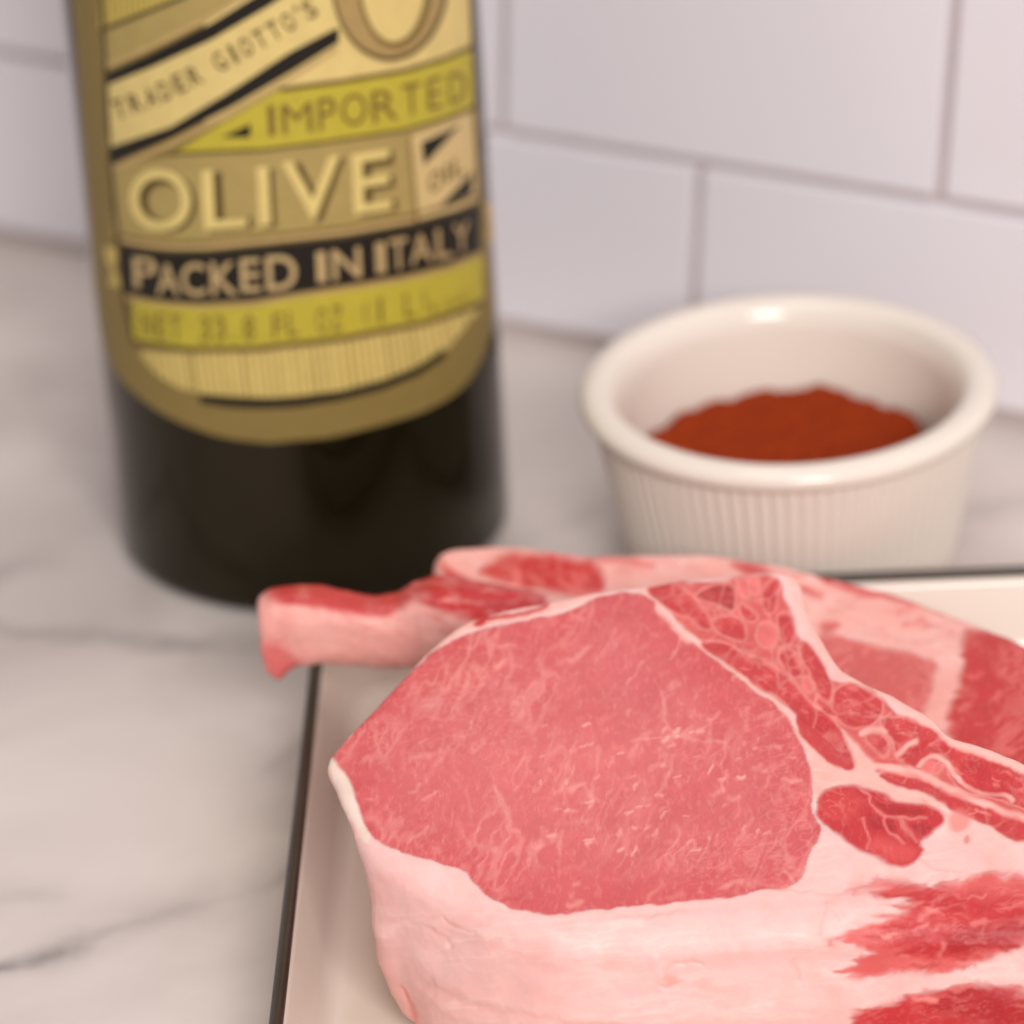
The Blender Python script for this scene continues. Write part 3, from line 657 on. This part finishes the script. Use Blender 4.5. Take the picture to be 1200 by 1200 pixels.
def build_front_chop():
    K, Z0, Y0 = .22, .040, .575
    rear = [(383, 892), (400, 866), (428, 838), (456, 806), (484, 778), (512, 752), (545, 728), (590, 714), (640, 706), (690, 692), (750, 684), (810, 678), (870, 672), (920, 671), (938, 684), (946, 716), (960, 743), (985, 779),
            (1016, 798), (1048, 813), (1074, 830), (1093, 840), (1114, 861), (1153, 872), (1200, 891), (1260, 920), (1320, 965), (1350, 1020)]
    front = [(1310, 1072), (1200, 1080), (1100, 1078), (1000, 1080), (900, 1086), (800, 1092), (700, 1096), (640, 1096), (580, 1076), (520, 1046), (470, 1020), (430, 997), (408, 950), (392, 915)]
    # (x, y, edge rounding, side bulge)
    Q = [(*at(a, b, Z0, K, Y0)[:2], .0016, .0006, .016 if a < 430 else .006) for a, b in rear] + \
        [(*at(a, b, Z0, K, Y0)[:2], .0016 if a < 425 else (.0045 if a < 480 else .0075), .0006 if a < 425 else (.0034 if a < 480 else .0038), .016 if a < 425 else (.0070 if a < 460 else (.0045 if a < 500 else .0015))) for a, b in front]
    R = resample(Q, .0015); P = R[:, :2]
    zt = lambda p: Z0 + K * (p[:, 1] - Y0)
    zb = lambda p: .0034 + np.clip(.9 * (p[:, 1] - .598), 0, .0300)
    V, Fq, N = remesh(slab('pork_chop', P, zt, zb, R[:, 2], R[:, 3], np.clip(R[:, 4], 0, None)), .00030, 24)
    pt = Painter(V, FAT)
    # --- fat: uneven pink; upward faces painted lighter, as if lit from above
    wide = fbm(V, 70, 3, 3); pt.col += (FAT2 - pt.col) * np.clip(.32 + .55 * wide, 0, .8)[:, None]
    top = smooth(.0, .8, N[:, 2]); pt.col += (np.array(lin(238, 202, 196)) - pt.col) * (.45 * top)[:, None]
    # --- longissimus (eye)
    pt.poly(EYE_POLY, EYE, 2.2, 1.0, 1)
    e = pt.part == 1
    vx = np.stack([pt.px[:, 0], pt.px[:, 1]], 1); f1 = fbm(vx, 1 / 70, 3, 12); f2 = fbm(vx, 1 / 22, 3, 15)
    w = e * np.clip(.5 + .9 * f1, 0, 1) * .55; pt.col += (np.array(lin(206, 82, 84)) - pt.col) * w[:, None]
    w = e * np.clip(f2, 0, 1) * .5; pt.col += (np.array(lin(222, 122, 118)) - pt.col) * w[:, None]
    # deeper colour round the muscle's rim, brownish at the upper left end
    ds = poly_sdf(pt.wp[e], EYE_POLY); w = smooth(-70, -2, ds) * .55; pt.col[e] += (np.array(lin(202, 70, 74)) - pt.col[e]) * w[:, None]
    pt.poly([(480, 800), (520, 775), (560, 765), (590, 775), (560, 800), (505, 815)], lin(200, 88, 80), 14, None, None, .6)
    g = fbm(pt.px, 1 / 5., 2, 71); pt.col[e] *= (1 + .045 * g[e])[:, None]
    pt.marble(e, -64, 12, 36, .55, 1.0, lin(234, 154, 148), .46, 72); pt.marble(e, -62, 6, 16, .4, 1.0, lin(232, 150, 144), .15, 76, 40.); pt.marble(e, -66, 4.0, 15, .3, 1.0, lin(232, 150, 144), .05, 77, 30.)
    cw_ = np.exp(-(((pt.px[:, 0] - 640) / 150) ** 2 + ((pt.px[:, 1] - 900) / 95) ** 2)) * e * .3; pt.col += (np.array(lin(224, 128, 124)) - pt.col) * cw_[:, None]
    pt.marble(e, -20, 6, 14, .72, 1.0, lin(240, 170, 160), .20, 79, 90.)
    streaks(pt, EYE_POLY, 40, 3, -62, (10, 40), (2.5, 5.5), lin(236, 152, 142), (.12, .42))
    streaks(pt, EYE_POLY, 45, 4, -30, (5, 16), (3, 6.5), lin(238, 162, 152), (.12, .45))
    streaks(pt, [(620, 850), (700, 810), (900, 860), (930, 930), (900, 1000), (640, 1010)], 60, 5, -35, (3, 9), (2, 4), lin(246, 190, 178), (.2, .6))
    for ln, w in (([(579, 921), (590, 942), (593, 955), (598, 968)], 5), ([(776, 812), (780, 836), (785, 856)], 4), ([(739, 888), (748, 868), (761, 858)], 6), ([(655, 925), (668, 890), (674, 870)], 4), ([(690, 945), (697, 905), (702, 878)], 4),
                  ([(670, 775), (678, 765), (690, 760)], 5), ([(735, 800), (752, 775)], 3), ([(800, 745), (786, 770)], 3), ([(480, 890), (505, 885), (520, 880)], 5), ([(770, 930), (785, 900), (790, 885)], 5), ([(860, 990), (880, 960)], 4),
                  ([(740, 870), (790, 862), (850, 870)], 3), ([(845, 1040), (865, 1032), (880, 1040)], 5), ([(920, 1022), (928, 1030), (936, 1038)], 3)):
        pt.line(ln, w, lin(236, 164, 156), .32, w * .6, disp=.00005, free=True)
    # --- pale membrane along the eye, upper and right edge
    pt.line([(465, 797), (490, 772), (515, 752), (545, 735), (570, 730), (613, 722), (640, 716), (670, 706), (695, 696), (716, 690)], 9, SEAM, .85, 3, 0.1)
    pt.line([(752, 688), (772, 704), (790, 727), (812, 752), (826, 758), (852, 782), (890, 808), (920, 830), (934, 856), (948, 878)], 7, SEAM, .9, 2.2, 0.0, .0001)
    pt.line([(775, 712), (790, 728), (806, 748)], 13, np.array(lin(244, 188, 178)), .9, 4)
    pt.poly([(552, 735), (562, 718), (578, 722), (566, 736)], RED, 3, .3); pt.poly([(485, 770), (498, 755), (504, 758), (492, 772)], DEEP, 2.5, .2)
    pt.line([(575, 726), (610, 722), (640, 712)], 6, RED, .7, 3)
    pt.line([(425, 838), (440, 828)], 7, SEAM, .6, 3); pt.line([(410, 858), (418, 846)], 8, np.array(lin(236, 170, 158)), .7, 3)
    pt.poly([(382, 888), (392, 886), (412, 922), (420, 950), (432, 976), (436, 990), (426, 990), (408, 952), (392, 915)], np.array(lin(238, 214, 200)), 2.5, 0, 0)
    # --- chine side: porous red bone and little muscles in a pale net
    chine = [(756, 690), (780, 680), (815, 685), (850, 684), (862, 676), (914, 675), (919, 700), (930, 720), (932, 742), (944, 754), (958, 772), (966, 792), (985, 800), (1009, 800), (1032, 815), (1045, 834), (1060, 842), (1083, 846),
             (1114, 872), (1153, 884), (1200, 900), (1270, 930), (1290, 990), (1200, 978), (1187, 984), (1165, 970), (1120, 950), (1080, 925), (1030, 905), (1000, 896), (975, 870), (950, 850), (920, 826), (890, 806), (852, 780), (826, 756), (806, 740), (785, 714)]
    pt.poly(chine, lin(208, 88, 86), 3, .25, 2)
    net = np.array(lin(238, 168, 158))
    cells = [(c3([(80, 240), (200, 205), (300, 260), (370, 310), (440, 420), (470, 480), (400, 480), (340, 400), (240, 380), (150, 320)]), RED), (c3([(370, 290), (480, 250), (590, 230), (610, 370), (570, 375), (490, 340), (420, 310)]), DEEP),
             (c3([(640, 330), (690, 370), (740, 420), (700, 440), (650, 400)]), RED), (c3([(475, 420), (640, 410), (675, 540), (600, 545), (500, 490)]), RED), (c3([(740, 480), (800, 440), (850, 500), (830, 590), (770, 600), (735, 540)]), PINK),
             (c3([(850, 410), (940, 400), (955, 500), (910, 590), (880, 540)]), RED),
             (c3([(400, 570), (520, 560), (640, 620), (760, 680), (860, 740), (950, 820), (1000, 880), (1100, 960), (1200, 1050), (1200, 1130), (1050, 1050), (950, 960), (880, 880), (760, 830), (640, 740), (520, 660), (430, 600)]), RED),
             (c3([(860, 620), (930, 600), (960, 660), (1000, 740), (960, 780), (900, 720)]), RED), (c3([(980, 560), (1030, 560), (1090, 640), (1140, 740), (1170, 820), (1160, 900), (1100, 870), (1060, 760), (1020, 680)]), RED),
             (c3([(1000, 780), (1050, 780), (1060, 840), (1010, 840)]), PINK), (c3([(770, 260), (860, 190), (855, 260), (840, 380), (785, 390)]), RED), (c3([(690, 200), (745, 200), (740, 290), (700, 270)]), PINK), (c3([(620, 200), (680, 200), (690, 300), (640, 300)]), PINK),
             (c3([(1080, 880), (1160, 920), (1200, 1000), (1130, 960)]), RED),
             (c4([(250, 720), (330, 692), (440, 712), (480, 780), (480, 840), (420, 905), (330, 905), (262, 860), (240, 790)]), RED), (c4([(480, 870), (560, 862), (700, 905), (830, 985), (860, 1025), (760, 1015), (650, 1025), (600, 1065), (560, 1055), (540, 960), (490, 905)]), RED),
             (c4([(400, 950), (470, 940), (520, 990), (510, 1050), (460, 1020)]), RED), (c4([(690, 1090), (760, 1062), (790, 1110), (760, 1145), (690, 1125)]), PINK), (c4([(870, 1030), (1000, 1065), (1200, 1135), (1420, 1230), (1420, 1330), (1200, 1280), (1000, 1230), (870, 1200), (830, 1130), (850, 1060)]), RED),
             (c5([(130, 60), (220, 20), (330, 120), (390, 240), (412, 328), (330, 312), (220, 225), (150, 160)]), RED),
             (c5([(510, 345), (600, 340), (700, 372), (760, 395), (850, 450), (950, 480), (1080, 512), (1150, 545), (1350, 590), (1350, 690), (1200, 650), (1150, 655), (1080, 605), (960, 555), (870, 512), (800, 455), (700, 415), (580, 385)]), RED),
             (c5([(640, 262), (700, 200), (800, 180), (900, 240), (1000, 275), (1200, 335), (1400, 400), (1400, 540), (1200, 505), (1120, 465), (1010, 435), (900, 415), (870, 350), (840, 290), (740, 275), (700, 305), (640, 295)]), RED)]
    for q, (pl, c) in enumerate(cells): pt.poly(pl, net, 3.0, .1, None, .62, 0, 3.0)
    for q, (pl, c) in enumerate(cells): pt.poly(pl, c, 2.6, .45, None, .95, -.00012, 1.0)
    ch = pt.part == 2; pt.marble(ch, 38, 5, 16, .6, 1.0, lin(226, 120, 114), .30, 81, 30.); pt.marble(ch, 20, 4, 7, .6, 1.0, lin(230, 138, 130), .28, 84, 22.)
    gg = fbm(pt.px, 1 / 9., 3, 88); pt.col[ch] *= (1 + .16 * gg[ch])[:, None]
    for pl, sd in ((cells[14][0], 21), (cells[18][0], 22), (cells[15][0], 23), (cells[21][0], 24), (cells[6][0], 26), (cells[20][0], 27)):
        streaks(pt, pl, 6, sd, 25, (4, 11), (2, 4), lin(232, 130, 122), (.3, .6))
    r_ = np.random.default_rng(5); sd_ = np.array(inside(chine, 95, 33)[0]); ix = np.where(ch)[0]; D = np.full((len(ix), 2), 1e9)
    for q_ in sd_:
        dd = np.hypot(*(pt.wf[ix] - q_).T); D = np.where((dd < D[:, 0])[:, None], np.stack([dd, D[:, 0]], 1), np.where((dd < D[:, 1])[:, None], np.stack([D[:, 0], dd], 1), D))
    m_ = smooth(4.5, .6, D[:, 1] - D[:, 0]) * smooth(-.35, .4, fbm(pt.px[ix], 1 / 26., 2, 121)) * .26
    pt.col[ix] += (net - pt.col[ix]) * m_[:, None]; pt.disp[ix] += .00005 * m_
    pt.line([(1026, 898), (1060, 900), (1078, 906), (1105, 920), (1140, 934), (1172, 948), (1200, 958), (1270, 975)], 8, SEAM, .85, 3, 0, .0001)
    pt.line(c5([(1150, 470), (1120, 440), (1000, 430), (920, 400), (880, 350), (850, 300), (800, 265), (740, 270), (705, 300)]), 5, SEAM, .8, 2)
    pt.line(c5([(610, 250), (650, 210), (690, 190)]), 6, SEAM, .7, 2.5); pt.line(c5([(440, 160), (500, 130), (550, 150)]), 6, SEAM, .7, 2.5)
    # outer strip of fat along the chine
    pt.line([(930, 676), (937, 700), (948, 730), (962, 752), (984, 786), (1014, 800), (1046, 818), (1072, 836), (1092, 848), (1116, 868), (1156, 880), (1200, 898), (1270, 930)], 13, np.array(lin(242, 186, 176)), .95, 3, 0, .00012)
    # Y of fat between the bone, the eye and the small round muscle
    pt.poly([(948, 884), (958, 880), (975, 898), (1004, 903), (1002, 890), (992, 866), (985, 850), (998, 866), (1016, 884), (1030, 896), (1024, 908), (1044, 918), (1062, 928), (1090, 930), (1110, 948), (1090, 944), (1050, 936), (1030, 922), (985, 918), (968, 924), (958, 940), (952, 925)], SEAM, 3, 0, 0)
    # small round muscle
    rnd = c5([(218, 510), (250, 430), (330, 392), (420, 398), (480, 412), (560, 430), (600, 470), (700, 480), (760, 490), (820, 530), (832, 570), (790, 600), (770, 630), (700, 660), (732, 705), (710, 755), (640, 788), (570, 782), (520, 748), (420, 712), (350, 655), (290, 612), (240, 575)])
    pt.poly(rnd, RED, 3.5, .5, 3, fray=4)
    pt.poly(c5([(260, 450), (330, 410), (430, 420), (440, 480), (400, 560), (330, 580), (250, 540)]), lin(206, 62, 62), 5, .4, None, .8)
    for pl in ([(490, 470), (560, 480), (600, 490), (740, 505), (720, 545), (600, 540), (540, 530)], [(460, 530), (510, 530), (545, 570), (530, 620), (470, 590)], [(555, 565), (600, 565), (600, 620), (560, 620)], [(660, 580), (760, 575), (780, 600), (700, 640)]): pt.poly(c5(pl), DEEP, 2.5, .3, None, .9, -.0001)
    for ln, w in (([(430, 405), (490, 438), (470, 480), (520, 520), (558, 550), (640, 552), (740, 556)], 3.2), ([(556, 552), (545, 590), (552, 622), (600, 645), (645, 672)], 3.2), ([(618, 560), (650, 610), (690, 660)], 5), ([(440, 560), (470, 640), (470, 700)], 3), ([(720, 470), (780, 500), (840, 530)], 3)):
        pt.line(c5(ln), w * .9, lin(230, 140, 132), .6, 2.0, .1, .00005, free=True)
    pt.poly(c5([(430, 690), (520, 640), (600, 660), (690, 690), (710, 740), (620, 775), (540, 740)]), lin(220, 88, 86), 7, .5, None, .6)
    pt.poly(c5([(840, 540), (900, 510), (960, 550), (930, 600), (860, 620)]), lin(230, 132, 124), 6, .3, None, .8)
    pt.poly(c5([(905, 650), (930, 620), (945, 650), (925, 685)]), lin(222, 110, 104), 2.5, 0, None, .7)
    # the streaky muscle on the front side
    cap = c8([(160, 205), (300, 182), (430, 166), (560, 190), (680, 210), (740, 200), (860, 152), (1000, 120), (1080, 118), (1200, 145), (1500, 190), (1500, 420), (1300, 480), (1200, 525), (1100, 582), (1000, 602), (900, 660), (760, 690), (600, 700), (440, 697), (320, 690), (220, 742), (110, 722), (180, 645),
              (250, 612), (330, 580), (250, 552), (200, 512), (110, 522), (40, 548), (150, 480), (260, 410), (400, 350), (500, 312), (545, 300), (520, 268), (430, 230), (330, 205)])
    pt.poly(cap, lin(214, 92, 90), 9, .25, 4, fray=38); pt.poly(c8([(430, 200), (560, 200), (800, 240), (1000, 260), (1500, 260), (1500, 420), (1200, 480), (1000, 570), (820, 620), (600, 620), (480, 560), (330, 430), (480, 340), (560, 300)]), RED, 12, .25, None, .95, fray=45)
    pt.poly(c8([(700, 500), (900, 420), (1200, 350), (1500, 320), (1500, 420), (1200, 500), (1000, 570), (760, 580)]), DEEP, 12, .2, None, .9)
    for k_, q_ in ((4, 92),): m_ = pt.part == k_; pt.marble(m_, -11, 7, 40, .45, 1.0, lin(222, 108, 102), .32, q_, 40.); pt.marble(m_, -8, 4, 18, .6, 1.0, lin(232, 140, 132), .32, q_ + 3, 30.)
    streaks(pt, cap, 16, 8, -12, (8, 26), (2.5, 5.5), lin(234, 140, 132), (.3, .7))
    streaks(pt, cap, 26, 18, -10, (12, 34), (3, 6), DEEP, (.2, .5))
    cap2 = c8([(230, 922), (420, 880), (500, 842), (660, 800), (840, 756), (900, 790), (1000, 762), (1100, 780), (1200, 822), (1500, 840), (1500, 1180), (1050, 1260), (700, 1300), (300, 1300), (200, 1100)])
    pt.poly(cap2, RED, 8, .5, 5, fray=34); pt.poly(c8([(600, 830), (840, 770), (1100, 800), (1500, 880), (1500, 1050), (900, 1000), (650, 920)]), DEEP, 8, .4, None, .8)
    m_ = pt.part == 5; pt.marble(m_, -11, 7, 44, .4, 1.0, lin(226, 120, 114), .38, 96, 40.); pt.marble(m_, -10, 4, 20, .6, 1.0, lin(234, 146, 138), .34, 99, 30.)
    streaks(pt, cap2, 14, 9, -10, (12, 45), (3, 6), lin(236, 140, 132), (.3, .7))
    m_ = pt.part == 3; pt.marble(m_, 40, 5, 12, .6, 1.0, lin(230, 124, 116), .5, 101, 30.)
    # creases and nicks in the fat
    fa = (pt.part == 0) & (pt.lean < .1); gf = fbm(pt.px, 1 / 26., 3, 111); pt.col[fa] += (np.array(lin(240, 170, 160)) - pt.col[fa]) * np.clip(gf[fa] * .6, 0, .5)[:, None]
    pt.marble(fa, -4, 9, 60, .62, 1.0, lin(250, 214, 206), .4, 113, 80.)
    for ln, w, dp in (([(482, 1083), (505, 1086), (519, 1101), (530, 1110)], 5, -.00035), ([(519, 1077), (530, 1084), (541, 1089), (556, 1091)], 4, -.0003), ([(498, 1157), (527, 1170), (557, 1181), (600, 1190), (640, 1197), (760, 1215)], 12, -.0007), ([(928, 1129), (932, 1140), (936, 1150)], 5, -.0004),
                      ([(973, 1060), (980, 1067), (988, 1074)], 5, .0004), ([(966, 1068), (963, 1084), (958, 1098)], 5, -.0003), ([(766, 1122), (768, 1134), (772, 1145)], 8, .0005), ([(776, 1150), (780, 1138), (792, 1130), (812, 1126), (822, 1132)], 4, -.0005), ([(772, 1156), (784, 1158), (800, 1148)], 4, -.0004),
                      ([(700, 1075), (760, 1073), (800, 1066)], 4, -.0003), ([(1080, 1010), (1104, 1024), (1130, 1020)], 4, -.0003), ([(900, 1040), (960, 1046), (1010, 1044)], 4, -.00035), ([(470, 1160), (476, 1172), (484, 1188)], 4, -.0004)):
        pt.line(ln, w, np.array(lin(236, 168, 158)), .22 if dp < 0 else 0, 3, disp=dp * .55, free=True)
    pt.line([(470, 1156), (478, 1172), (488, 1196)], 4, lin(226, 120, 112), .5, 3)
    pt.poly([(778, 1145), (792, 1140), (796, 1150), (782, 1157)], lin(236, 150, 138), 4, 0, None, .6)
    # --- relief
    lean = pt.lean
    d = pt.disp + .00055 * fbm(V, 80, 2, 21) + .00016 * fbm(V, 260, 2, 24) * (1 - .4 * lean) + .00004 * fbm(V, 1100, 2, 26)
    V = V + N * d[:, None]; V[:, 2] = np.maximum(V[:, 2], .0031)
    N = vert_normals(V, Fq)
    b = at(700, 1000, .0028)
    root = empty('pork_chop', (b[0], b[1] + .02, .003))
    tag(root, 'thick raw pork rib chop with its whole pink eye showing, on top in the tray', 'pork chop', 'pork chops')
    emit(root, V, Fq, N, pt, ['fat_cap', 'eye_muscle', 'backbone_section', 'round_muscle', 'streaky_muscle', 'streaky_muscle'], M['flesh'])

    # --- rib bone that sticks out over the tray's rim
    secs = [(-.0508, .6845, .0360, .0030, .0050), (-.0502, .6848, .0366, .0048, .0076), (-.0480, .6850, .0372, .0056, .0083), (-.0430, .6850, .0379, .0056, .0078), (-.0390, .6848, .0380, .0055, .0075), (-.0340, .6842, .0372, .0054, .0070),
            (-.0280, .6836, .0362, .0054, .0066), (-.0235, .6830, .0364, .0056, .0070), (-.0200, .6824, .0380, .0060, .0082), (-.0160, .6808, .0390, .0076, .0090), (-.0100, .6775, .0388, .0100, .0088), (-.0020, .6730, .0382, .0130, .0082), (.0080, .6690, .0372, .0150, .0075), (.0200, .6660, .0360, .0150, .0070)]
    V, Fq, N = remesh(tube_solid('rib', secs), .00045)
    pt = Painter(V, lin(240, 178, 168))
    f = fbm(V, 120, 3, 31); pt.col += (np.array(lin(228, 150, 140)) - pt.col) * np.clip(.25 + .7 * f, 0, .8)[:, None]
    pt.part[:] = 0
    pt.poly([(290, 670), (308, 697), (330, 706), (370, 714), (420, 722), (445, 726), (468, 716), (484, 702), (510, 708), (545, 716), (620, 740), (640, 640), (500, 640), (460, 690), (400, 680), (340, 660)], lin(198, 66, 66), 5, .3, fray=8)
    pt.poly([(478, 700), (500, 670), (640, 650), (640, 760), (560, 730), (510, 712)], RED, 5, .4, 1)
    pt.poly([(310, 698), (322, 684), (350, 690), (372, 706), (330, 704)], RED, 6, .3, None, .8)
    pt.poly([(300, 750), (318, 752), (350, 770), (352, 790), (340, 815), (310, 800)], lin(222, 106, 104), 10, .1, None, .9)
    pt.poly([(380, 770), (420, 762), (470, 775), (470, 830), (380, 820)], lin(220, 156, 142), 10, 0, None, .5)
    streaks(pt, [(485, 700), (505, 675), (620, 660), (620, 735), (560, 728)], 16, 41, 25, (10, 30), (2, 5), lin(234, 150, 142), (.3, .7))
    al = pt.part >= 0; pt.marble(al, 6, 8, 40, .45, 1.0, lin(244, 196, 186), .35, 170, 40.); pt.marble(al, 12, 6, 22, .55, 1.0, lin(206, 84, 80), .35, 173, 30.)
    d = .0007 * fbm(V, 130, 3, 33) + .00022 * fbm(V, 500, 3, 35)
    V = V + N * d[:, None]; tip = smooth(-.046, -.0505, V[:, 0]); V[:, 0] += .0012 * tip * fbm(V, 260, 3, 37); V[:, 2] -= .0022 * smooth(-.044, -.0485, V[:, 0]) * smooth(.036, .031, V[:, 2]) * smooth(-.0505, -.047, V[:, 0])
    emit(root, V, Fq, vert_normals(V, Fq), pt, ['rib_bone', 'rib_meat'], M['flesh'])
build_front_chop()

def build_rear_chop():
    K, Z0, Y0 = .12, .0335, .65
    rear = [(507, 645), (522, 635), (560, 633), (605, 634), (650, 642), (700, 651), (760, 651), (830, 652), (900, 656), (960, 665), (1020, 676), (1060, 687), (1100, 701), (1150, 722), (1200, 747), (1260, 785), (1310, 840), (1330, 900), (1310, 960)]
    front = [(1240, 985), (1150, 955), (1050, 905), (950, 830), (850, 775), (740, 745), (640, 735), (570, 715), (530, 688), (512, 664)]
    Q = [(*at(a, b, Z0, K, Y0)[:2], .0030, .0010) for a, b in rear + front]
    R = resample(Q, .0016); P = R[:, :2]
    V, Fq, N = remesh(slab('pork_chop', P, lambda p: Z0 + K * (p[:, 1] - Y0) + .0012 * np.sin(p[:, 0] * 60), lambda p: np.where(p[:, 0] < .005, .012, .0036), R[:, 2], R[:, 3]), .00045)
    pt = Painter(V, lin(240, 182, 172))
    f = fbm(V, 90, 3, 51); pt.col += (np.array(lin(232, 156, 146)) - pt.col) * np.clip(.2 + .7 * f, 0, .7)[:, None]
    # thin red membrane along the back edge
    pt.line([(515, 636), (560, 630), (610, 632), (650, 640)], 10, lin(214, 70, 70), .9, 4, .2)
    pt.line([(690, 652), (730, 657), (765, 664)], 7, lin(214, 84, 82), .7, 4)
    pt.line([(780, 650), (850, 650), (900, 655)], 6, lin(226, 110, 106), .6, 4)
    pt.poly([(850, 660), (880, 657), (900, 664), (912, 676), (880, 676), (866, 670)], lin(200, 66, 64), 4, .3, None, .95)
    pt.poly([(952, 672), (968, 668), (1000, 674), (1040, 684), (1080, 696), (1140, 715), (1130, 722), (1080, 708), (1040, 702), (1000, 694), (970, 684)], lin(216, 92, 88), 4, .3, None, .9)
    pt.poly([(955, 672), (972, 668), (985, 678), (972, 684)], lin(200, 60, 60), 4, .3, None, .9)
    # left lump
    pt.poly([(556, 672), (580, 652), (610, 646), (660, 650), (700, 660), (712, 685), (700, 696), (660, 694), (620, 692), (590, 690)], lin(196, 48, 50), 8, .5, 1, fray=10)
    streaks(pt, [(560, 672), (590, 650), (690, 655), (700, 690), (600, 690)], 18, 55, 70, (12, 28), (3, 6), lin(230, 118, 112), (.3, .7))
    pt.poly([(512, 652), (530, 664), (552, 678), (585, 696), (610, 700), (640, 706), (600, 716), (560, 700), (520, 676)], lin(206, 66, 64), 5, .4, None, .9)
    pt.line([(520, 648), (545, 664), (575, 682), (600, 692), (640, 698)], 9, lin(240, 172, 162), .9, 4)
    pt.line([(640, 706), (680, 700), (700, 696)], 8, lin(220, 100, 96), .6, 4)
    # the two muscles to the right
    m1 = [(957, 738), (990, 746), (1040, 758), (1075, 766), (1100, 778), (1096, 796), (1088, 815), (1086, 832), (1060, 850), (1000, 830), (960, 780)]
    pt.poly(m1, lin(204, 92, 88), 6, .6, 2, fray=8); pt.poly([(958, 728), (972, 726), (990, 732), (975, 738), (962, 742)], lin(206, 86, 82), 4, .3, None, .9)
    m2 = [(1128, 740), (1140, 736), (1170, 742), (1200, 752), (1262, 790), (1300, 850), (1310, 940), (1240, 970), (1150, 930), (1110, 870), (1112, 850), (1118, 820), (1126, 800), (1130, 778), (1127, 755)]
    pt.poly(m2, lin(192, 52, 52), 6, .6, 3, fray=10); streaks(pt, m2, 26, 57, -45, (8, 40), (2, 5), lin(222, 112, 104), (.25, .6)); streaks(pt, m1, 16, 58, -40, (8, 24), (2, 4), lin(230, 140, 130), (.2, .5))
    for k_ in (1, 2, 3): m_ = pt.part == k_; pt.marble(m_, -40, 8, 30, .4, 1.0, lin(226, 124, 116), .5, 140 + k_, 40.); pt.marble(m_, -30, 4, 12, .5, 1.0, lin(230, 140, 132), .4, 150 + k_, 30.)
    m_ = pt.part == 0; pt.marble(m_, 8, 9, 50, .5, 1.0, lin(246, 206, 198), .5, 160, 50.); pt.marble(m_, 10, 7, 40, .62, 1.0, lin(214, 96, 92), .5, 163, 60.)
    pt.line([(940, 690), (962, 698)], 8, lin(214, 84, 82), .8, 4)
    d = pt.disp + .0007 * fbm(V, 80, 2, 61) + .0002 * fbm(V, 350, 3, 63)
    V = V + N * d[:, None]
    root = empty('pork_chop', (.06, .66, .003))
    tag(root, 'raw pork chop lying behind and partly under the thick chop, beside the ramekin', 'pork chop', 'pork chops')
    emit(root, V, Fq, vert_normals(V, Fq), pt, ['fat_cap', 'lean_muscle', 'lean_muscle', 'lean_muscle'], M['flesh'])
build_rear_chop()
